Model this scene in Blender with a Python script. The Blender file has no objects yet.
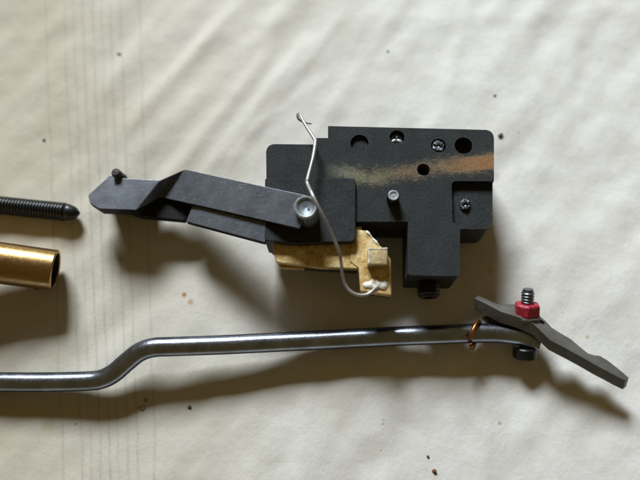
import bpy, bmesh, math, random
from mathutils import Vector, Matrix, noise
random.seed(7)
# ------------------------------------------------------------------ camera, light, exposure
# the scene is laid out in quarter millimetres (U); meshes are scaled to metres when they are linked
U = 0.00025
C = bpy.context.scene.collection
scene = bpy.context.scene
FPX = 700.0
CAM = Vector((14, -196, 672))
fwd = (Vector((0, 0, 0)) - CAM).normalized()
right = fwd.cross(Vector((0, 1, 0))).normalized()
upv = right.cross(fwd).normalized()
cd = bpy.data.cameras.new('camera'); cam = bpy.data.objects.new('camera', cd); C.objects.link(cam)
rot = Matrix((right, upv, -fwd)).transposed()
cam.matrix_world = Matrix.Translation(CAM * U) @ rot.to_4x4()
cd.sensor_width = 36; cd.lens = 36 * FPX / 640
cd.clip_start = 0.005; cd.clip_end = 20
cd.dof.use_dof = True; cd.dof.focus_distance = 655 * U; cd.dof.aperture_fstop = 6.5
scene.camera = cam

w = bpy.data.worlds.new('World'); scene.world = w; w.use_nodes = True
bg = w.node_tree.nodes['Background']
bg.inputs[0].default_value = (1.0, 0.70, 0.27, 1); bg.inputs[1].default_value = 0.106

ld = bpy.data.lights.new('window_light', 'AREA'); ld.shape = 'RECTANGLE'; ld.size = 0.58; ld.size_y = 0.48
ld.energy = 66; ld.color = (0.90, 0.96, 1.0)
lo = bpy.data.objects.new('window_light', ld); C.objects.link(lo)
lo.location = (-0.42, 1.57, 1.03)
lo.rotation_euler = (-lo.location).to_track_quat('-Z', 'Y').to_euler()

vs = scene.view_settings
vs.view_transform = 'Standard'; vs.look = 'None'; vs.exposure = 0; vs.gamma = 1; vs.use_curve_mapping = False

# ------------------------------------------------------------------ helpers
ZO = 0.0      # height of the datum the current thing is laid out from
def ray(px, py):
    return (fwd + right * ((px - 320) / FPX) + upv * ((240 - py) / FPX))
def W(px, py, z=0.0):
    d = ray(px, py); t = (z + ZO - CAM.z) / d.z
    return CAM + d * t - Vector((0, 0, ZO))

def bm_prism(pts, zb):
    """pts: (px,py,ztop) outline -> vertical prism down to zb (number or list)"""
    bm = bmesh.new()
    top = [bm.verts.new(W(*p)) for p in pts]
    zs = zb if isinstance(zb, (list, tuple)) else [zb] * len(pts)
    bot = [bm.verts.new((v.co.x, v.co.y, z)) for v, z in zip(top, zs)]
    n = len(pts)
    bm.faces.new(top); bm.faces.new(bot[::-1])
    for i in range(n):
        j = (i + 1) % n
        bm.faces.new((top[i], bot[i], bot[j], top[j]))
    bmesh.ops.recalc_face_normals(bm, faces=bm.faces)
    return bm
def bm_strips(pts, zb, strips):
    bm = bmesh.new()
    top = [bm.verts.new(W(*p)) for p in pts]
    bot = [bm.verts.new((v.co.x, v.co.y, z)) for v, z in zip(top, zb)]
    for s in strips:
        bm.faces.new([top[i] for i in s]); bm.faces.new([bot[i] for i in s][::-1])
    n = len(pts)
    for i in range(n):
        j = (i + 1) % n
        bm.faces.new((top[i], bot[i], bot[j], top[j]))
    bmesh.ops.recalc_face_normals(bm, faces=bm.faces)
    return bm
def rounded(pts, rad):
    """round selected corners: pts (px,py,z,r)"""
    out = []
    n = len(pts)
    for i, p in enumerate(pts):
        r = p[3] if len(p) > 3 else rad
        if r <= 0: out.append(p[:3]); continue
        a = Vector(pts[i - 1][:2]); b = Vector(p[:2]); c = Vector(pts[(i + 1) % n][:2])
        u = (a - b).normalized(); v = (c - b).normalized()
        p0 = b + u * r; p2 = b + v * r
        for k in range(7):
            t = k / 6
            q = p0 * (1 - t) ** 2 + b * 2 * t * (1 - t) * .8 + b * 0 + p2 * t ** 2 + (p0 + p2) * .5 * 2 * t * (1 - t) * .2
            out.append((q.x, q.y, p[2]))
    return out
def frame(axis):
    a = axis.normalized()
    h = Vector((1, 0, 0)) if abs(a.x) < .8 else Vector((0, 1, 0))
    x = (h - a * h.dot(a)).normalized(); y = a.cross(x)
    return x, y, a
def lathe(prof, base, axis, seg=40, sides=None, jitter=0, phase=0, cap=True):
    """prof: list of (r, s) along axis from base"""
    x, y, a = frame(axis); seg = sides or seg
    bm = bmesh.new(); rings = []
    for r, s in prof:
        if r <= 1e-6: rings.append([bm.verts.new(base + a * s)]); continue
        rings.append([bm.verts.new(base + a * s + (x * math.cos(2 * math.pi * (k) / seg + phase) + y * math.sin(2 * math.pi * (k) / seg + phase)) * r * (1 + random.uniform(-jitter, jitter))) for k in range(seg)])
    for A, B in zip(rings, rings[1:]):
        if len(A) == 1 and len(B) == 1: continue
        if len(A) == 1:
            for k in range(seg): bm.faces.new((A[0], B[k], B[(k + 1) % seg]))
        elif len(B) == 1:
            for k in range(seg): bm.faces.new((A[k], B[0], A[(k + 1) % seg]))
        else:
            for k in range(seg): bm.faces.new((A[k], B[k], B[(k + 1) % seg], A[(k + 1) % seg]))
    if cap and len(rings[0]) > 1: bm.faces.new(rings[0])
    if cap and len(rings[-1]) > 1: bm.faces.new(rings[-1][::-1])
    bmesh.ops.recalc_face_normals(bm, faces=bm.faces)
    return bm
def catmull(P, n=8):
    out = []
    P = [P[0] * 2 - P[1]] + P + [P[-1] * 2 - P[-2]]
    for i in range(1, len(P) - 2):
        for k in range(n):
            t = k / n; a, b, c, d = P[i - 1], P[i], P[i + 1], P[i + 2]
            out.append(0.5 * ((2 * b) + (c - a) * t + (2 * a - 5 * b + 4 * c - d) * t * t + (3 * b - a - 3 * c + d) * t ** 3))
    out.append(P[-2]); return out
def sweep(path, rad, seg=16, squash=None):
    """tube along path, rad number or function(t)"""
    bm = bmesh.new(); rings = []
    up = Vector((0, 0, 1)); n = len(path)
    for i, p in enumerate(path):
        t = (path[min(i + 1, n - 1)] - path[max(i - 1, 0)]).normalized()
        x = up.cross(t)
        if x.length < 1e-3: x = Vector((1, 0, 0)).cross(t)
        x.normalize(); y = t.cross(x); up = y
        r = rad(i / (n - 1)) if callable(rad) else rad
        rx, ry = (r if isinstance(r, tuple) else (r, r))
        rings.append([bm.verts.new(p + x * math.cos(2 * math.pi * k / seg) * rx + y * math.sin(2 * math.pi * k / seg) * ry) for k in range(seg)])
    for A, B in zip(rings, rings[1:]):
        for k in range(seg): bm.faces.new((A[k], B[k], B[(k + 1) % seg], A[(k + 1) % seg]))
    bm.faces.new(rings[0]); bm.faces.new(rings[-1][::-1])
    bmesh.ops.recalc_face_normals(bm, faces=bm.faces)
    return bm
def merge(*bms):
    out = bms[0]
    for b in bms[1:]:
        m = bpy.data.meshes.new('t'); b.to_mesh(m); out.from_mesh(m); bpy.data.meshes.remove(m)
    return out
ORIG = {}
def obj(name, bm, mat, parent=None, side=None, bevel=0, cuts=(), base=None, angle=35, segs=2):
    m = bpy.data.meshes.new(name); bm.to_mesh(m); bm.free()
    if cuts or bevel:
        t = bpy.data.objects.new('t', m); C.objects.link(t); tmp = []
        for cbm in cuts:
            cm = bpy.data.meshes.new('c'); cbm.to_mesh(cm); cbm.free()
            co = bpy.data.objects.new('c', cm); C.objects.link(co); tmp.append(co)
            md = t.modifiers.new('b', 'BOOLEAN'); md.operation = 'DIFFERENCE'; md.object = co; md.solver = 'EXACT'
        if bevel:
            b = t.modifiers.new('v', 'BEVEL'); b.width = bevel; b.segments = segs; b.limit_method = 'ANGLE'; b.angle_limit = math.radians(38); b.use_clamp_overlap = True
        bpy.context.view_layer.update()
        dg = bpy.context.evaluated_depsgraph_get()
        m = bpy.data.meshes.new_from_object(t.evaluated_get(dg))
        for o in tmp + [t]: bpy.data.objects.remove(o)
        m.name = name
    if parent is not None: b0 = ORIG[parent.name]
    elif base is not None: b0 = base
    else: b0 = Vector((0, 0, 0))
    m.transform(Matrix.Scale(U, 4) @ Matrix.Translation(Vector((0, 0, ZO)) - b0))
    m.polygons.foreach_set('use_smooth', [True] * len(m.polygons))
    m.set_sharp_from_angle(angle=math.radians(angle))
    m.materials.clear(); m.materials.append(mat)
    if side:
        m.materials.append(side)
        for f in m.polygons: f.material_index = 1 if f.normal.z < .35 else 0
    o = bpy.data.objects.new(name, m); C.objects.link(o)
    if bevel:
        wn = o.modifiers.new('weighted normals', 'WEIGHTED_NORMAL'); wn.weight = 100; wn.keep_sharp = True
    if parent is not None:
        o.parent = parent; ORIG[o.name] = b0
    else:
        o.location = b0 * U; ORIG[o.name] = b0
    return o
def thing(name, label, cat, base):
    o = bpy.data.objects.new(name, None); C.objects.link(o); o.empty_display_size = .01
    o.location = base * U; o['label'] = label; o['category'] = cat; ORIG[o.name] = base
    return o
def tag(o, label, cat, group=None):
    o['label'] = label; o['category'] = cat
    if group: o['group'] = group
    return o

# ------------------------------------------------------------------ materials
class NT:
    def __init__(s, name):
        s.m = bpy.data.materials.new(name); s.m.use_nodes = True; s.t = s.m.node_tree; s.n = s.t.nodes
        s.p = s.n['Principled BSDF']
        g = s.n.new('ShaderNodeNewGeometry'); sc = s.n.new('ShaderNodeVectorMath'); sc.operation = 'SCALE'; sc.inputs['Scale'].default_value = 1 / U
        s.l(g.outputs['Position'], sc.inputs[0]); s.co = sc.outputs[0]
    def l(s, a, b): s.t.links.new(a, b)
    def noise(s, scale, detail=4, rough=.55, co=None, dist=0):
        n = s.n.new('ShaderNodeTexNoise'); n.inputs['Scale'].default_value = scale; n.inputs['Detail'].default_value = detail
        n.inputs['Roughness'].default_value = rough; n.inputs['Distortion'].default_value = dist
        s.l(co or s.co, n.inputs['Vector']); return n.outputs[0]
    def mapping(s, scale=(1, 1, 1), rot=0, loc=(0, 0, 0)):
        n = s.n.new('ShaderNodeMapping'); n.inputs['Scale'].default_value = scale; n.inputs['Rotation'].default_value = (0, 0, rot); n.inputs['Location'].default_value = loc
        s.l(s.co, n.inputs['Vector']); return n.outputs[0]
    def ramp(s, f, stops):
        n = s.n.new('ShaderNodeValToRGB'); e = n.color_ramp.elements
        while len(e) < len(stops): e.new(.5)
        for el, (p, c) in zip(e, stops):
            el.position = p; el.color = (*c, 1) if isinstance(c, tuple) else (c, c, c, 1)
        s.l(f, n.inputs[0]); return n.outputs[0]
    def mix(s, f, a, b, mode='MIX'):
        n = s.n.new('ShaderNodeMix'); n.data_type = 'RGBA'; n.blend_type = mode
        for i, v in ((0, f), (6, a), (7, b)):
            if isinstance(v, (int, float)): n.inputs[i].default_value = v if i == 0 else (v, v, v, 1)
            elif isinstance(v, tuple): n.inputs[i].default_value = (*v, 1)
            else: s.l(v, n.inputs[i])
        return n.outputs[2]
    def math(s, op, a, b=None, c=None, clamp=False):
        n = s.n.new('ShaderNodeMath'); n.operation = op; n.use_clamp = clamp
        for i, v in enumerate((a, b, c)):
            if v is None: continue
            if isinstance(v, (int, float)): n.inputs[i].default_value = v
            else: s.l(v, n.inputs[i])
        return n.outputs[0]
    def bump(s, h, strength, dist):
        n = s.n.new('ShaderNodeBump'); n.inputs['Strength'].default_value = strength; n.inputs['Distance'].default_value = dist * U
        s.l(h, n.inputs['Height']); s.l(n.outputs[0], s.p.inputs['Normal'])
    def edge(s, rad, lo_=.02, hi=.12):
        # worn edges: where the rounded normal leaves the true one
        b = s.n.new('ShaderNodeBevel'); b.samples = 6; b.inputs['Radius'].default_value = rad * U
        g = s.n.new('ShaderNodeNewGeometry'); d = s.n.new('ShaderNodeVectorMath'); d.operation = 'DOT_PRODUCT'
        s.l(b.outputs[0], d.inputs[0]); s.l(g.outputs['Normal'], d.inputs[1])
        return s.ramp(s.math('SUBTRACT', 1.0, d.outputs['Value']), [(lo_, 0.0), (hi, 1.0)])
    def set(s, **k):
        for a, v in k.items():
            i = s.p.inputs[a.replace('_', ' ')]
            if hasattr(v, 'links') or hasattr(v, 'is_linked'): s.l(v, i)
            elif isinstance(v, tuple): i.default_value = (*v, 1)
            else: i.default_value = v
        return s.m

def mat_iron(name, stain=False, base=(.036, .041, .044)):
    t = NT(name)
    n1 = t.noise(1.05, 5, .85); n2 = t.noise(.05, 5)
    col = t.mix(t.ramp(n2, [(.35, 0.0), (.7, 1.0)]), tuple(c * .82 for c in base), tuple(c * 1.2 for c in base))
    col = t.mix(t.ramp(t.noise(.62, 2, .8), [(.36, 0.0), (.64, 1.0)]), t.mix(1.0, col, .62, 'MULTIPLY'), t.mix(1.0, col, 1.35, 'MULTIPLY'))
    sp = t.ramp(t.noise(.8, 4, .9, None), [(.57, 0.0), (.66, 1.0)])
    col = t.mix(t.math('MULTIPLY', sp, .35), col, (.14, .15, .15))
    if stain:
        # rusty worn streak along the face
        s = t.n.new('ShaderNodeSeparateXYZ'); t.l(t.co, s.inputs[0]); X, Y = s.outputs[0], s.outputs[1]
        A = W(494, 166, 51); B = W(425, 173, 51); D = W(368, 183, 51); E = W(332, 175, 51)
        def seg(P, Q):   # height of line at X
            k = (Q.y - P.y) / (Q.x - P.x)
            return t.math('MULTIPLY_ADD', X, k, P.y - k * P.x)
        l1 = seg(B, A); l2 = seg(D, B); l3 = seg(E, D)
        def sel(x0, a, b):
            f = t.math('SUBTRACT', X, x0 - 6); f = t.math('DIVIDE', f, 12.0, clamp=True)
            return t.math('ADD', t.math('MULTIPLY', a, t.math('SUBTRACT', 1.0, f)), t.math('MULTIPLY', b, f))
        yc = sel(D.x, l3, sel(B.x, l2, l1))
        d = t.math('ABSOLUTE', t.math('SUBTRACT', Y, yc))
        u = t.math('DIVIDE', t.math('SUBTRACT', X, E.x), A.x - E.x, clamp=True)   # 0 left .. 1 right
        grain = t.noise(.42, 6, .85, t.mapping((.6, 1.9, 1), .9)); big = t.noise(.06, 3)
        halfw = t.math('MULTIPLY_ADD', big, 13.0, 2.0)
        m = t.math('SUBTRACT', halfw, d)
        m = t.math('MULTIPLY_ADD', grain, 46.0, t.math('SUBTRACT', m, 21.5))
        m = t.math('DIVIDE', m, 9.0, clamp=True)
        inx = t.math('DIVIDE', t.math('SUBTRACT', X, E.x - 9), 22.0, clamp=True)
        m = t.math('MULTIPLY', m, inx)
        sc = t.ramp(u, [(0.0, (.22, .25, .18)), (.28, (.25, .22, .13)), (.42, (.20, .135, .08)), (.60, (.28, .20, .11)), (.78, (.38, .20, .08)), (1.0, (.46, .19, .07))])
        sc = t.mix(t.ramp(t.noise(.6, 4, .85), [(.5, 0.0), (.66, .8)]), sc, (.50, .45, .30))
        rim = t.math('DIVIDE', t.math('SUBTRACT', d, 4.5), 4.0, clamp=True)
        sc = t.mix(t.math('MULTIPLY', rim, .75), sc, (.34, .29, .17))
        # the rust runs solid on the outer third
        core = t.math('DIVIDE', t.math('SUBTRACT', 8.5, d), 2.5, clamp=True)
        core = t.math('MULTIPLY', core, t.math('DIVIDE', t.math('SUBTRACT', u, .62), .2, clamp=True))
        m = t.math('MAXIMUM', t.math('MULTIPLY', m, .85), t.math('MULTIPLY', core, t.math('MULTIPLY_ADD', grain, 1.0, .35), clamp=True))
        sep = t.n.new('ShaderNodeSeparateXYZ'); g = t.n.new('ShaderNodeNewGeometry'); t.l(g.outputs['Normal'], sep.inputs[0])
        col = t.mix(t.math('MULTIPLY', m, .92), col, sc)
    wear = t.math('MULTIPLY', t.edge(1.3), t.ramp(t.noise(.12, 5, .7), [(.42, 0.0), (.62, .65)]))
    col = t.mix(wear, col, (.13, .135, .14))
    t.set(Base_Color=col, Roughness=t.ramp(n1, [(.3, .42), (.7, .62)]), Metallic=.15)
    t.p.inputs['Specular IOR Level'].default_value = .28
    t.bump(n1, .9, 1.5)
    return t.m
def mat_steel(name, base, rough, metal=.85, scratch=.5, edge=None, bumpd=.35):
    t = NT(name)
    n = t.noise(.06, 5); s1 = t.noise(.22, 3, .6, t.mapping((.25, 3.2, 1), .5)); s2 = t.noise(.3, 6, .8, t.mapping((1, 1, 1), 0, (50, 20, 0)))
    col = t.mix(t.ramp(n, [(.3, 0.0), (.7, 1.0)]), tuple(c * .75 for c in base), tuple(min(1, c * 1.2) for c in base))
    sc = t.math('MULTIPLY', t.ramp(s1, [(.62, 0.0), (.72, 1.0)]), scratch)
    col = t.mix(sc, col, tuple(min(1, c * 2.2 + .05) for c in base))
    sp = t.ramp(s2, [(.64, 0.0), (.74, 1.0)])
    col = t.mix(t.math('MULTIPLY', sp, scratch * .7), col, tuple(min(1, c * 2.6 + .06) for c in base))
    if edge:
        wear = t.math('MULTIPLY', t.edge(1.2), t.ramp(t.noise(.15, 5, .7, None), [(.38, 0.0), (.6, .9)]))
        col = t.mix(wear, col, edge)
    t.set(Base_Color=col, Roughness=t.ramp(s2, [(.3, rough * .8), (.7, min(1, rough * 1.3))]), Metallic=metal)
    t.bump(t.noise(.5, 6, .7), .4, bumpd)
    return t.m
M = {}
M['iron'] = mat_iron('black cast iron with rust', True)
M['iron_plain'] = mat_iron('black cast iron', False)
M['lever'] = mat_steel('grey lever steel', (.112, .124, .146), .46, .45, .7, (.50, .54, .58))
M['side_shade'] = mat_steel('lever side shade', (.010, .010, .011), .6, .0, .1); M['side_shade'].node_tree.nodes['Principled BSDF'].inputs['Specular IOR Level'].default_value = .12  # near black for the lever's side faces: their shade is put into the colour
M['ring'] = mat_steel('turned bright steel', (.34, .38, .41), .38, .4, 1.2)
M['lever_dark'] = mat_steel('dark lever steel', (.07, .075, .088), .5, .6, .35)
M['blade'] = mat_steel('blade steel', (.14, .14, .128), .5, .5, .25, (.26, .26, .24))
M['pin'] = mat_steel('bright pin steel', (.17, .20, .225), .40, .45, 1.5)
M['screw'] = mat_steel('screw steel', (.16, .18, .20), .34, .8, 1.2)
M['chip'] = mat_steel('chipped dark screw', (.06, .062, .065), .35, .5, 3.0, (.4, .4, .4))
M['black_screw'] = mat_steel('blackened screw steel', (.018, .019, .021), .35, .4, .25)
M['thread'] = mat_steel('threaded rod steel', (.022, .024, .023), .34, .5, .25)
M['wire'] = mat_steel('spring wire steel', (.38, .38, .38), .32, .6, .4)
M['rod'] = mat_steel('polished rod steel', (.32, .36, .43), .25, 1.0, .30, bumpd=.12)
M['bracket'] = mat_steel('brown blackened bracket', (.030, .022, .018), .5, .4, .3)
M['rod'].node_tree.nodes['Principled BSDF'].inputs['Specular Tint'].default_value = (.22, .23, .26, 1)
M['copper'] = mat_steel('copper wire', (.50, .19, .08), .3, .95, .2)
# cut, rough brass of the catch
t = NT('rough gilt brass'); n = t.noise(.13, 6, .75); n2 = t.noise(.4, 5, .8)
col = t.ramp(n, [(.28, (.22, .13, .04)), (.40, (.52, .35, .12)), (.56, (.74, .55, .25)), (.72, (.90, .82, .60))])
col = t.mix(t.ramp(n2, [(.6, 0.0), (.75, .6)]), col, (.75, .66, .45))
t.set(Base_Color=col, Metallic=.45, Roughness=t.ramp(n2, [(.3, .3), (.7, .55)])); t.bump(t.noise(.3, 6, .75), .4, 1.0); M['gilt'] = t.m
t = NT('worn silvery brass'); n2 = t.noise(.3, 5, .8)
t.set(Base_Color=t.ramp(n2, [(.3, (.42, .31, .13)), (.7, (.64, .54, .34))]), Metallic=.7, Roughness=.38); t.bump(n2, .5, 1.0); M['gilt_pale'] = t.m
t = NT('bright filed brass'); n2 = t.noise(.3, 5, .8)
t.set(Base_Color=t.ramp(n2, [(.3, (.75, .70, .55)), (.7, (.95, .95, .92))]), Metallic=.7, Roughness=.5); t.bump(n2, .8, 1.6); M['gilt_bright'] = t.m
t = NT('satin brass tube'); n = t.noise(.12, 4, .5, t.mapping((.2, 2, 2), -.16)); n2 = t.noise(.5, 4)
t.set(Base_Color=t.ramp(n, [(.3, (.42, .27, .105)), (.7, (.50, .33, .14))]), Metallic=1.0, Roughness=t.ramp(n2, [(.3, .26), (.7, .36)])); t.bump(n, .25, .3); M['brass'] = t.m
t = NT('red painted nut'); n = t.noise(.3, 5, .75)
t.set(Base_Color=t.ramp(n, [(.30, (.15, .004, .014)), (.52, (.36, .007, .030)), (.66, (.40, .09, .10))]), Roughness=.38); t.bump(n, .6, 1.0); M['red'] = t.m

# cloth: off-white, faint printed stripes, small stains
def cloth_mat():
    t = NT('off white cloth')
    s = t.n.new('ShaderNodeSeparateXYZ'); t.l(t.co, s.inputs[0]); X, Y = s.outputs[0], s.outputs[1]
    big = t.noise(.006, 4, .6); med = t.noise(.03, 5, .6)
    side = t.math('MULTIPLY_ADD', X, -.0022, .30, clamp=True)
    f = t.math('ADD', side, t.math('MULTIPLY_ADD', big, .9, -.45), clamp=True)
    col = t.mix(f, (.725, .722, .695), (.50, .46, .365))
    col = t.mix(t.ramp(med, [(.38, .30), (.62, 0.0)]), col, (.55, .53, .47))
    brk = t.ramp(t.noise(.05, 4, .7, t.mapping((3, .5, 1), 0)), [(.32, .15), (.6, 1.0)])
    tot = None
    Xw = t.math('ADD', X, t.math('MULTIPLY_ADD', t.noise(.03, 3, .6, None), 5.0, -2.5))
    for xt, xb, st in ((47, 62, .8), (66, 81, .75), (75, 90, .6), (84, 99.5, .85), (94, 109, .9), (103, 117.5, .6), (112, 127.5, .7), (122, 137, .85), (141, 154, .75)):
        P = W(xt, 60); Q = W(xb, 450); k = (P.x - Q.x) / (P.y - Q.y)
        d = t.math('ABSOLUTE', t.math('SUBTRACT', Xw, t.math('MULTIPLY_ADD', Y, k, Q.x - k * Q.y)))
        m = t.math('MULTIPLY', t.math('SUBTRACT', 1.0, t.math('DIVIDE', d, 2.1), clamp=True), st)
        tot = m if tot is None else t.math('ADD', tot, m, clamp=True)
    col = t.mix(t.math('MULTIPLY', t.math('MULTIPLY', tot, brk), .40), col, (.25, .23, .19))
    # faint cross rules
    d = t.math('ABSOLUTE', t.math('SUBTRACT', t.math('FRACT', t.math('MULTIPLY_ADD', Y, 1 / 24.0, .3)), .5))
    m = t.math('SUBTRACT', 1.0, t.math('DIVIDE', d, .035), clamp=True)
    lowm = t.math('DIVIDE', t.math('SUBTRACT', -60.0, Y), 80.0, clamp=True)
    brk2 = t.ramp(t.noise(.04, 4, .8, t.mapping((1, 3, 1), 0, (9, 9, 0))), [(.45, 0.0), (.6, 1.0)])
    col = t.mix(t.math('MULTIPLY', t.math('MULTIPLY', m, lowm), t.math('MULTIPLY', brk2, .16)), col, (.34, .27, .2))
    # small stains
    for px, py, r, c, a in ((184, 294.5, 3.2, (.34, .15, .02), .85), (190.5, 302, 3.6, (.42, .20, .07), .6), (496, 175, 5, (.5, .3, .2), .3), (47, 426, 8, (.45, .38, .2), .35),
                            (54, 355, 7, (.5, .44, .3), .3), (60, 435, 6, (.45, .4, .26), .25), (383.5, 420, 1.4, (.32, .3, .25), .5), (383, 424, 1.5, (.28, .26, .2), .5), (382.4, 429, 1.2, (.3, .28, .22), .45), (382, 434, 1.0, (.35, .33, .28), .4), (381, 450, 1.3, (.28, .27, .22), .5), (563, 312, 1.6, (.3, .3, .3), .5), (561, 308, 1.1, (.35, .35, .34), .4),
                            (500, 423, 2.3, (.4, .26, .12), .7), (145, 400, 3, (.2, .16, .1), .7), (75, 424, 2, (.3, .22, .12), .6), (588, 337, 2.4, (.5, .4, .22), .7), (580, 148, 5, (.5, .47, .4), .3), (440, 49, 2, (.4, .28, .12), .5), (169, 78, 2.2, (.45, .3, .15), .5),
                            (519, 132, 2.5, (.5, .38, .2), .7), (490, 270, 5, (.52, .36, .26), .35), (52, 215, 2, (.3, .25, .15), .4)):
        c0 = W(px, py)
        v = t.n.new('ShaderNodeVectorMath'); v.operation = 'DISTANCE'; cmb = t.n.new('ShaderNodeCombineXYZ')
        t.l(X, cmb.inputs[0]); t.l(Y, cmb.inputs[1]); t.l(cmb.outputs[0], v.inputs[0]); v.inputs[1].default_value = (c0.x, c0.y, 0)
        q = t.math('MULTIPLY_ADD', med, r * 1.6, t.math('SUBTRACT', r * .2, v.outputs['Value']))
        q = t.math('MULTIPLY', t.math('DIVIDE', q, r * .6, clamp=True), a)
        col = t.mix(q, col, c)
    t.set(Base_Color=col, Roughness=.85)
    t.p.inputs['Specular IOR Level'].default_value = .2
    wv = t.noise(1.4, 3, .6); wr = t.noise(.045, 6, .62, t.mapping((1.0, .8, 1), .6))
    h = t.math('ADD', t.math('MULTIPLY', wr, 1.0), t.math('MULTIPLY', wv, .11))
    t.bump(h, .55, 2.2)
    return t.m
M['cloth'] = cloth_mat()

# ------------------------------------------------------------------ the cloth everything lies on
def ridge(x, y, P, Q, wd, h):
    d = Q - P; L = d.length; d /= L
    rx, ry = x - P.x, y - P.y
    s = (rx * d.x + ry * d.y) / L; n = rx * -d.y + ry * d.x
    f = 1 if 0 < s < 1 else math.exp(-((min(abs(s), abs(s - 1)) * L) / 25) ** 2)
    return h * math.exp(-(n / wd) ** 2) * f
RID = [((140, 115), (212, 30), 9, 3.2), ((170, 175), (262, 62), 10, 3.8), ((215, 160), (300, 50), 9, 3.6), ((238, 150), (330, 30), 8, 2.4), ((118, 70), (160, 10), 10, 1.8),
       ((260, 40), (320, -30), 12, 3.0), ((330, 110), (400, 10), 9, 2.0), ((190, 60), (250, -10), 12, 2.2), ((520, 60), (545, -10), 12, 1.8), ((440, 110), (470, 0), 9, 1.6), ((560, 110), (590, 10), 10, 1.3),
       ((300, 480), (306, 400), 9, 1.8), ((388, 500), (386, 410), 8, 1.6), ((425, 490), (418, 390), 10, 1.4), ((484, 480), (490, 390), 10, 1.8), ((600, 480), (560, 400), 9, 1.2), ((575, 330), (548, 280), 4, -1.3),
       ((572, 250), (630, 190), 12, .9), ((200, 470), (215, 400), 12, 1.3), ((20, 120), (60, 60), 16, 1.6), ((10, 40), (100, 10), 12, 1.2), ((350, 20), (620, 10), 12, 1.2), ((310, 88), (260, 125), 7, 1.3)]
RIDW = [(W(*a), W(*b), c, d) for a, b, c, d in RID]
def cloth_z(x, y):
    v = Vector((x, y, 0))
    z = 2.2 * noise.noise(v * .009 + Vector((3, 1, 0)))
    z += 1.5 * noise.noise(Vector(((x - y * .85) * .028, (x + y) * .007, 5)))
    z += .5 * noise.noise(v * .05)
    for P, Q, wd, h in RIDW: z += ridge(x, y, P, Q, wd, h) * .58
    return z - 1.6
bm = bmesh.new(); nx, ny = 440, 340; x0, x1, y0, y1 = -700, 700, -480, 640
g = [[bm.verts.new((x0 + (x1 - x0) * i / nx, y0 + (y1 - y0) * j / ny, cloth_z(x0 + (x1 - x0) * i / nx, y0 + (y1 - y0) * j / ny))) for i in range(nx + 1)] for j in range(ny + 1)]
for j in range(ny):
    for i in range(nx): bm.faces.new((g[j][i], g[j][i + 1], g[j + 1][i + 1], g[j + 1][i]))
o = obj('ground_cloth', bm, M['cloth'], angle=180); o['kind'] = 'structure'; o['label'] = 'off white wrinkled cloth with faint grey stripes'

# ------------------------------------------------------------------ trigger mechanism
T = 51.0
tm = thing('trigger_mechanism', 'black cast iron trigger mechanism with rust streak, long grey lever, gold catch and wire spring', 'mechanism', Vector((40, 10, -1)))
ZO = 12.0

outline = rounded([(328, 126, T, 0), (494, 130, T, 8), (494, 227, T, 9), (460, 227, T, 0), (459.5, 276, T, 2.5), (408, 275, T, 2.5), (408, 221.5, T, 0), (352, 221.5, T, 0), (352, 240, T, 2),
                   (267, 240, T, 2), (266, 144, T, 8), (316, 144.5, T, 0), (316, 138, T, 0), (328, 138, T, 0)], 0)
def cyl(px, py, r, z0, z1, seg=36): return lathe([(r, z0), (r, z1)], Vector((*W(px, py, T).xy, 0)), Vector((0, 0, 1)), seg)
def pk(px, py): return (px, py, T)
pocket = bm_prism([(451, 182, 38), (540, 182, 38), (540, 260, 38), (461.5, 260, 38), (461, 228, 38), (452.5, 222, 38)], 38)
# build the pocket cutter by hand: outline measured on the upper face, running from the pocket floor to above the block
def cutter(pts, z0, z1):
    b = bmesh.new(); P = [W(p[0], p[1], T) for p in pts]
    lo_ = [b.verts.new((p.x, p.y, z0)) for p in P]; hi = [b.verts.new((p.x, p.y, z1)) for p in P]
    b.faces.new(hi); b.faces.new(lo_[::-1])
    for i in range(len(P)):
        j = (i + 1) % len(P); b.faces.new((hi[i], lo_[i], lo_[j], hi[j]))
    bmesh.ops.recalc_face_normals(b, faces=b.faces); return b
pocket.free()
pts = rounded([(451.5, 181, 0, 4), (540, 181, 0, 0), (540, 270, 0, 0), (460.2, 270, 0, 0), (460.2, 228, 0, 0), (452.5, 222, 0, 0)], 0)
holes = [(359.5, 143, 8.5, T - 11), (397, 137, 7, T - 14), (438.5, 145.5, 7, T - 14), (463.5, 145.5, 8.4, T - 9.5), (423.5, 169.5, 6, T - 34)]
cuts = [cutter(pts, T - 6, T + 20)] + [cyl(x, y, r, zz, T + 9) for x, y, r, zz in holes]
hs = obj('housing', bm_prism(outline, -2), M['iron'], tm, bevel=1.5, cuts=cuts, segs=3)
# raised cover plate on the left of the housing
cp = rounded([(265, 178.5, T + 4, 1), (355.5, 178, T + 4, 3), (355.5, 241.5, T + 4, 5), (322, 242, T + 4, 0), (298, 243.5, T + 4, 0), (264, 240, T + 4, 2)], 0)
obj('cover_plate', bm_prism(cp, 10), M['iron_plain'], tm, bevel=1.6, segs=3)
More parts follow.
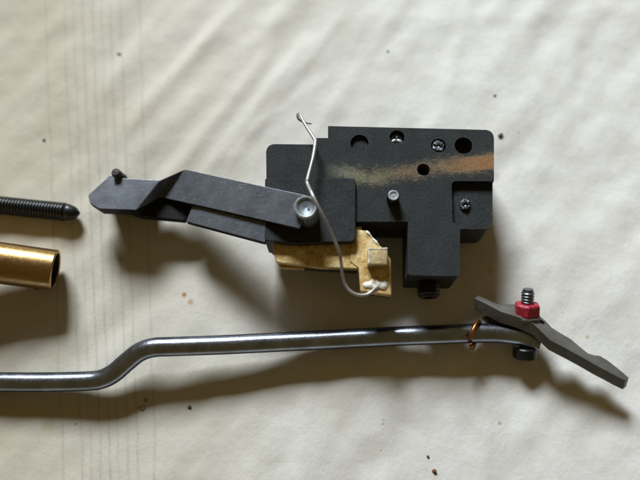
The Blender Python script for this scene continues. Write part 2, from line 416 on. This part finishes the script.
# inserts in the holes
def recess_screw(px, py, r, ztop, name='screw', mat='screw', slots=3, parent=tm):
    b = Vector((*W(px, py, T).xy, 0))
    body = lathe([(r, ztop - 12), (r, ztop - .8), (r - .8, ztop), (r * .45, ztop), (r * .4, ztop - 2.5), (0, ztop - 2.5)], b, Vector((0, 0, 1)), 28)
    for v in body.verts:
        if slots and v.co.z > ztop - 1: v.co += Vector((random.uniform(-.5, .5), random.uniform(-.5, .5), random.uniform(-.7, .9)))
    if slots:
        for k in range(slots):
            a = k * 2 * math.pi / slots + .5
            d = Vector((math.cos(a), math.sin(a), 0))
            c = b + d * r * .55 + Vector((0, 0, ztop + .4))
            s = bmesh.new(); bmesh.ops.create_cube(s, size=1, matrix=Matrix.Translation(c) @ Matrix.Rotation(a, 4, 'Z') @ Matrix.Rotation(.35, 4, 'X') @ Matrix.Diagonal((r * .62, r * .36, 1.8, 1)))
            merge(body, s)
    return obj(name, body, M[mat], parent, bevel=.25)
obj('plug', cyl(359.5, 143, 8.1, T - 10, T - 3.6), M['iron_plain'], tm, bevel=.5)
o = recess_screw(397, 137, 6.4, T - 5, 'screw', 'screw', 0); o['label'] = 'dark recessed screw with three bright chipped lobes'
b0 = Vector((*W(397, 137, T).xy, 0)); lob = bmesh.new()
for a, rr in ((1.5, .8), (3.6, 1.1), (5.7, 1.1)):
    s = bmesh.new(); bmesh.ops.create_icosphere(s, subdivisions=2, radius=2.4 * rr, matrix=Matrix.Translation(b0 + Vector((math.cos(a) * 3.1, math.sin(a) * 2.9 - .8, T - 4.4))) @ Matrix.Rotation(a, 4, 'Z') @ Matrix.Diagonal((1.25, .75, .5, 1))); merge(lob, s)
ch = obj('socket_lobes', lob, M['ring'], o)
o = recess_screw(438.5, 145.5, 5.6, T - .6, 'screw', 'pin', 3); o['label'] = 'screw with chipped bright head'
recess_screw(466, 203, 5.2, T - 3.5, 'screw', 'screw', 3)
# bright guide pin standing up out of the face
gp = W(393.5, 195.5, T + 12); gb = Vector((gp.x, gp.y, 0))
pinb = lathe([(5.6, T - 4), (5.8, T + 11), (5.1, T + 12.2), (3.3, T + 12.2), (2.6, T + 10.5), (0, T + 10.3)], gb, Vector((0, 0, 1)), 28)
o = obj('guide_pin', pinb, M['black_screw'], tm)
obj('pin_face', lathe([(5.0, T + 12.1), (5.0, T + 12.6), (4.4, T + 13), (3.4, T + 12.9), (2.4, T + 11.4), (1.0, T + 11.4), (0.6, T + 12.4), (0, T + 12.5)], gb, Vector((0, 0, 1)), 28), M['ring'], o)
# black set screw coming out of the foot of the housing
sb = W(428, 287, 24); prof = [(9.5, 0)]
for k in range(5): prof += [(10.5, 1.4 + k * 3), (10.5, 2.4 + k * 3), (9.2, 3.0 + k * 3), (9.2, 3.6 + k * 3)]
prof += [(8, 17.2), (4.5, 17.4), (4.2, 14), (0, 14)]
yb = W(428, 276, T).y
obj('set_screw', lathe(prof, Vector((sb.x, yb + 3, 24)), Vector((0, -1, 0)), 36), M['black_screw'], tm)

# long grey lever, cranked up at the ramp
def AZ(px): return 20 + (px - 172) * 58 / 138      # the arm climbs to the pivot
LP = 30
top = [(88, 195, LP - 6), (110, 175, LP - 5), (124, 178, LP), (160, 180, LP), (185, 169, AZ(185)), (305, 195, AZ(305)), (314, 203, AZ(314)), (305, 216, AZ(305)), (299.5, 228.5, AZ(299)), (200, 205.8, AZ(200)), (160, 197, AZ(165)), (136, 210, LP), (99, 208.8, LP), (90, 203.5, LP - 5)]
zb = [14, 14, 14, 12, AZ(185) - 10, AZ(305) - 10, AZ(314) - 10, AZ(305) - 10, AZ(299) - 10, AZ(200) - 8, 6, 12, 14, 14]
lever = obj('lever', bm_strips(top, zb, [(0, 1, 2, 12, 13), (2, 3, 11, 12), (3, 4, 10, 11), (4, 9, 10), (4, 5, 6, 7, 8, 9)]), M['lever'], tm, side=M['side_shade'], bevel=.9)
# lower bar of the lever
lb = [(186, 221.5, AZ(186) - 4), (192, 206, AZ(192) - 4), (200, 202, AZ(200) - 4), (266, 214, AZ(266) - 4), (265, 242.5, AZ(265) - 4)]
obj('lever_lower_bar', bm_prism(lb, [p[2] - 9 for p in lb]), M['lever'], tm, side=M['side_shade'], bevel=.9)
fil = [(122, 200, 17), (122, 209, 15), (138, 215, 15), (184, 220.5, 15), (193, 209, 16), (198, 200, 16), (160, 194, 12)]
obj('lever_web', bm_strips(fil, [2, 2, 2, 6, 6, 6, 2], [(0, 1, 2, 6), (6, 2, 3, 4, 5)]), M['side_shade'], tm, bevel=.6)  # black on top too: shadow below the ramp painted in along with the finish
obj('tip_shadow_block', bm_prism([(100, 188, 16), (124, 184, 16), (150, 186, 16), (140, 204, 16), (106, 203, 16)], -13), M['side_shade'], tm, bevel=.6)  # unseen block added under the tip to close the gap in its shadow
# little screw at the lever tip
tb = W(117.5, 172, 36); prof = [(4.2, 0)]
for k in range(6): prof += [(4.6, 1 + k * 3), (3.9, 2.5 + k * 3)]
prof += [(4.4, 19), (3.2, 20.5), (0, 20.6)]
obj('tip_screw', lathe(prof, Vector((tb.x, tb.y, 15.5)), Vector((-.12, .0, 1)), 20, jitter=.12), M['chip'], tm)
# pivot pin with a dished bright head
pb = W(309, 209, 81); pb.z = 5.5
pv = obj('pivot_pin', lathe([(10.2, 40), (10.2, 73), (9.6, 74.8), (8.8, 75.2), (8.0, 74.8), (7.2, 74.0), (5.5, 73.4), (2.0, 73.1), (1.2, 72.9), (0, 72.3)], pb, Vector((-.04, 0.03, 1)), 48), M['pin'], tm)
obj('pin_rim', lathe([(10.6, 72.6), (10.8, 73.4), (10.2, 75), (9.3, 75.7), (8.4, 75.4), (7.5, 74.4), (7.3, 72)], pb, Vector((-.04, 0.03, 1)), 48), M['ring'], pv)
s = bmesh.new(); bmesh.ops.create_icosphere(s, subdivisions=2, radius=1.2, matrix=Matrix.Translation(W(308.5, 208.5, 79.3)) @ Matrix.Diagonal((.7, 1.6, .6, 1)))
obj('punch_mark', s, M['pin'], pv)

# brass catch under the cover plate
ct = obj('catch', bm_prism(rounded([(273, 232, 46, 0), (362, 226, 46, 0), (361, 268.5, 46, 2), (320, 267.5, 46, 0), (300, 265, 46, 0), (276, 262, 46, 3), (273, 250, 46, 2)], 0), 38), M['gilt'], tm, bevel=.9)
obj('catch_lower_plate', bm_prism(rounded([(274, 245, 35, 0), (300, 245, 35, 0), (305, 269, 35, 2), (279, 267.5, 35, 3)], 0), 28), M['gilt'], ct, bevel=.7)
obj('catch_base', bm_prism([(282, 240, 37), (356, 240, 37), (358, 267.5, 37), (283, 263, 37)], 12), M['lever_dark'], ct, bevel=.7)
arm = [(350, 224, 47), (357, 229, 47), (366, 230.5, 47), (374, 240, 47), (382, 247, 47), (391, 259, 47), (391.5, 295.5, 47), (360.5, 291, 47), (358.5, 268, 47), (350, 262, 47)]
obj('catch_arm', bm_prism(arm, 38), M['gilt'], ct, bevel=1.1, segs=3)
obj('arm_underside', bm_prism([(362, 262, 37), (390, 262, 37), (390.5, 296.5, 37), (364, 293, 37)], 28), M['lever_dark'], ct, bevel=.8)
post = obj('catch_post', bm_prism([(368, 247.5, 59), (388, 247.5, 59), (388, 265, 59), (367.5, 264.5, 59)], 42), M['gilt_pale'], ct, bevel=1.4, segs=2)
fr = bmesh.new()
Pc = [W(368.8, 248.6, 58.8), W(387, 248.6, 58.8), W(387, 264, 58.8), W(368.6, 263.4, 58.8)]
for a, b_ in ((0, 1), (0, 3)):
    merge(fr, sweep([Pc[a], Pc[a].lerp(Pc[b_], .5) + Vector((.2, -.2, .1)), Pc[b_]], lambda t: .8 + .3 * math.sin(t * 9), 8))
obj('post_edge', fr, M['gilt_bright'], post)
rg = bmesh.new()
rp = [(363, 286, 46.5), (368, 285, 47.5), (376, 284.5, 47.8), (383, 285, 47.5), (389.5, 284, 46.5)]
rg = sweep(catmull([W(*p) for p in rp], 6), lambda t: (4.2 * (0.35 + math.sin(t * 3.1)) * (1 + .25 * math.sin(t * 17)) * .8, 1.5), 12)
for v in rg.verts: v.co += Vector(noise.noise_vector(v.co * .4)) * .9
obj('bright_ridge', rg, M['gilt_bright'], ct)
eg = sweep(catmull([W(*p) for p in ((366, 231, 47), (370.5, 235.5, 47.2), (375, 241, 47.2), (379, 245, 47))], 6), lambda t: 1.0 + .5 * math.sin(t * 11), 8)
obj('bright_edge', eg, M['gilt_bright'], ct)

# wire spring
wp = [(311.5, 123.5, 34), (303.5, 121.8, 34), (298.5, 119, 36), (297.5, 114.5, 44), (300, 114.8, 50), (304.5, 123.5, 55), (314, 138.5, 62), (315.3, 142.5, 64), (313, 158, 68), (307.6, 179, 72), (307.6, 184, 73), (313, 196, 82), (321.5, 213, 80), (331, 232, 72), (338.8, 251, 65), (341, 262, 60), (342.5, 274, 56), (345, 284, 53), (349.5, 290.5, 52), (356, 294.3, 51.5), (364, 295.2, 51), (370, 293, 50.5), (375, 288.5, 50.5)]
path = catmull([W(*p) for p in wp], 7)
obj('spring', sweep(path, lambda t: (1.15 if t < .12 else 1.1 + min(1, (t - .12) / .06) * .35) + .35 * math.exp(-((t - .37) / .12) ** 2), 14), M['wire'], tm)

# pin ends under the housing that hold it just off the cloth
for px, py in ((345, 150), (480, 150), (430, 250), (290, 225)):
    obj('pin_end', lathe([(5, -14.5), (5.5, -13.5), (5.5, 0), (0, 0)], Vector((*W(px, py, 20).xy, 0)), Vector((0, 0, 1)), 20), M['black_screw'], tm)
ZO = 0.0
# ------------------------------------------------------------------ threaded rod, upper left
P, Q = W(-160, 189, 9.5), W(80, 213.5, 9.5); ax = (Q - P).normalized(); L = (Q - P).length
prof = [(8.2, 0)]; s_ = 2.0
while s_ < L - 16:
    f = 1.0
    prof += [(9.3, s_), (9.3, s_ + .8), (8.0, s_ + 1.7), (8.0, s_ + 2.3)]; s_ += 3.1
prof += [(9.0, L - 15), (8.0, L - 13.5), (8.6, L - 12.4), (7.6, L - 9.5), (6.8, L - 6.5), (5.4, L - 4), (3.2, L - 2), (1.4, L - .4), (0, L)]
base = W(0, 205, 0)
o = obj('threaded_rod', lathe(prof, P, ax, 40), M['thread'], None, base=base, angle=50)
tag(o, 'black threaded rod with pointed end, above the brass tube at the left edge', 'threaded rod')

# ------------------------------------------------------------------ brass tube, left edge
P, Q = W(-180, 238.5, 66), W(56, 270.5, 20); ax = (Q - P).normalized(); L = (Q - P).length
prof = [(19.9, 0), (19.9, L - 1.2), (19.2, L - .3), (18.4, L), (17.2, L - .4), (16.8, L - 2), (16.8, L - 120), (0, L - 120)]
tube = lathe(prof, P, ax, 72)
base = W(0, 262, 0)
r = thing('brass_tube', 'satin brass tube with open end pointing right, at the left edge', 'tube', base)
nc = Vector((*W(37, 286, 8).xy, 3.5))
nb = bmesh.new(); bmesh.ops.create_cube(nb, size=1, matrix=Matrix.Translation(nc) @ Matrix.Rotation(-.14, 4, 'Z') @ Matrix.Diagonal((9, 9, 7, 1)))
obj('tube_body', tube, M['brass'], r)
t = NT('shade-dark bore'); t.set(Base_Color=(.03, .026, .028), Roughness=.5, Metallic=.3)  # dark lining: shade inside the tube mouth is put into the colour
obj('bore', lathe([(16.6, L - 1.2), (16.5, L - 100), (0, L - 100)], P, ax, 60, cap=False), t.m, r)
obj('set_screw', lathe([(3.6, 0), (3.9, .6), (3.9, 2.6), (3, 3.4), (0, 3.4)], Vector((nc.x + 1, W(37, 290, 9).y + 4.0, 9)), Vector((0, -1, -.3)), 24), M['black_screw'], r)

# ------------------------------------------------------------------ bent steel rod with linkage
base = W(320, 345, 0)
br = thing('bent_rod', 'long bent polished steel rod ending in a blade linkage with a red nut', 'linkage rod', base)
rp = [(-150, 382, 7), (-60, 382, 10), (0, 382, 12), (50, 382, 13), (88, 381, 14), (102, 379, 15), (114, 373, 17), (128, 361, 20), (140, 352, 23), (154, 347.5, 25), (175, 346.5, 25), (230, 344.5, 22), (300, 341, 17), (380, 337, 16), (440, 334.5, 18), (490, 333, 17), (512, 334.5, 17), (530, 337.5, 17), (540, 340, 17)]
path = catmull([W(*p) for p in rp], 10)
def rr(t):
    k = max(0, (t - .90) / .10); return (9.0 + 1.5 * k, 9.0 - 3.2 * k)
rod = sweep(path, rr, 40)
obj('rod', rod, M['rod'], br, bevel=0)
# copper ring
rc = W(474.5, 334.5, 19.5); pa = (W(500, 333, 20) - W(440, 335, 19)).normalized(); 
ra = (pa + Vector((0, -.45, .25))).normalized(); x_, y_, a_ = frame(ra)
ringp = [rc + (x_ * math.cos(a) + y_ * math.sin(a)) * 12.6 + a_ * (1.6 * math.sin(a / 2)) for a in [i * (2 * math.pi * .93) / 48 + 2.6 for i in range(49)]]
obj('copper_ring', sweep(ringp, 2.1, 12), M['copper'], br)
# blade plate (quadrilateral sections from left tip to right tip)
ST = [((478, 295, 44), (474.5, 298, 48), .85), ((498, 304, 37), (487, 304, 51), .85), ((514, 304, 34), (501, 311.5, 53), .85), ((530, 308, 36), (519, 317, 55), .82), ((545, 320, 40), (534, 324, 56), .78),
      ((552, 327.5, 47), (550, 340, 56), .70), ((571, 339, 42), (568, 349.5, 54), .67), ((580, 346.5, 42), (578, 355, 52.5), .66), ((588, 353, 42), (586, 359.5, 51), .66), ((594, 355, 41), (592, 363, 50), .66), ((600, 355.6, 41), (599, 367, 49), .66), ((608, 360.3, 41), (606, 370.5, 48), .66), ((619, 369, 41), (616, 376, 47), .66), ((629, 377.5, 41), (625.5, 380.5, 45), .66)]
bm = bmesh.new(); secs = []
for bk, ft, sn in ST:
    B, F = W(bk[0], bk[1], bk[2] - 20), W(ft[0], ft[1], ft[2] - 20); off = Vector((0, -sn, -math.sqrt(1 - sn * sn))) * 11.5
    secs.append([bm.verts.new(v) for v in (B, F, F + off, B + off)])
for A, B in zip(secs, secs[1:]):
    for k in range(4): bm.faces.new((A[k], B[k], B[(k + 1) % 4], A[(k + 1) % 4]))
bm.faces.new(secs[0]); bm.faces.new(secs[-1][::-1]); bmesh.ops.recalc_face_normals(bm, faces=bm.faces)
th = math.radians(62); na = Vector((0.0, math.sin(th), math.cos(th)))
slot = lathe([(2.6, -30), (2.6, 30)], W(541, 320.5, 26), Vector((.1, .62, .78)), 24)
for v in slot.verts: v.co.x = W(541, 320.5, 26).x + (v.co.x - W(541, 320.5, 26).x) * 1.9
obj('blade', bm, M['blade'], br, bevel=.7, cuts=[slot], angle=28)
obj('bracket', bm_prism(rounded([(483, 316, 20, 2), (505, 316, 24, 0), (534, 324, 26, 0), (541, 334, 24, 3), (520, 336, 22, 0), (495, 328, 20, 2)], 0), 10), M['bracket'], br, bevel=.8)
# clamping screw and red nut
A = W(526.8, 315.5, 26)
prof = [(5.2, -34), (5.2, 12)]
for k in range(4): prof += [(5.9, 13 + k * 2.7), (5.9, 13.6 + k * 2.7), (5.0, 14.6 + k * 2.7), (5.0, 15.2 + k * 2.7)]
prof += [(4.6, 25.5), (0, 25.5)]
sc = obj('clamp_screw', lathe(prof, A, na, 32), M['screw'], br)
obj('screw_head', lathe([(10, -41), (11.2, -39.5), (11.2, -31), (10.2, -30), (5, -30)], A, na, 36), M['black_screw'], sc)
nutb = lathe([(10.6, -1), (12.3, 1.0), (12.3, 10.2), (10.6, 12.0), (6, 12.0), (5.6, 10.8)], A, na, sides=6, phase=.35)
obj('red_nut', nutb, M['red'], br, bevel=.8, segs=3)
obj('washer', lathe([(12, -3), (12.4, -2.2), (12.4, -.8), (12, 0), (5, 0)], A, na, 36), M['blade'], br)

# ------------------------------------------------------------------ crumbs and thread on the cloth
def crumb(px, py, sx, sy, a, col, label, n=1):
    c = W(px, py, 0); zc = cloth_z(c.x, c.y); b = bmesh.new()
    for i in range(n):
        s = bmesh.new(); o_ = Vector((random.uniform(-.5, .5) * sx * (i > 0), random.uniform(-.5, .5) * sy * (i > 0), 0))
        bmesh.ops.create_icosphere(s, subdivisions=2, radius=1, matrix=Matrix.Translation(Vector((c.x, c.y, zc + min(sx, sy) * .35)) + o_ * 1.4) @ Matrix.Rotation(a + i * .8, 4, 'Z') @ Matrix.Diagonal((sx / (1 + .35 * i), sy / (1 + .3 * i), min(sx, sy) * .6, 1)))
        merge(b, s)
    for v in b.verts: v.co += Vector(noise.noise_vector(v.co * .45)) * min(sx, sy) * .45
    t = NT('crumb'); nn = t.noise(.5, 4)
    t.set(Base_Color=t.ramp(nn, [(.3, tuple(k * .6 for k in col)), (.7, tuple(min(1, k * 1.4) for k in col))]), Roughness=.8)
    tag(obj('crumb', b, t.m, None, base=Vector((c.x, c.y, zc)), angle=60), label, 'crumb', 'crumbs on the cloth')
crumb(500.5, 135.5, 3.0, 2.2, .5, (.06, .065, .03), 'dark green crumb beside the upper right corner of the black block', 3)
crumb(119, 53.5, 2.8, 1.5, -.6, (.22, .13, .04), 'tan brown crumb among the stripes near the top left')
crumb(43, 139, 1.9, 1.4, -.3, (.08, .07, .05), 'tiny dark crumb at far left above the threaded rod')
crumb(388, 51, 1.4, 1.2, 0, (.05, .045, .04), 'tiny black crumb on bare cloth above the black block')
crumb(495, 95, 1.6, 1.1, .3, (.10, .09, .07), 'tiny grey crumb above the upper right corner of the block')
crumb(434.5, 471.5, 1.9, 2.4, .2, (.16, .07, .02), 'larger reddish brown crumb at the bottom edge of the photo')
crumb(428, 456.5, 1.6, 1.2, -.5, (.14, .07, .03), 'smaller brown crumb just above the one at the bottom edge')
crumb(189, 407, 2.0, 1.6, .7, (.13, .09, .06), 'small brown crumb below the bend of the steel rod, right one of two', 2)
crumb(140.5, 408, 3.2, 1.4, -.3, (.33, .27, .18), 'pale tan crumb in the rod shadow below the bend', 2)
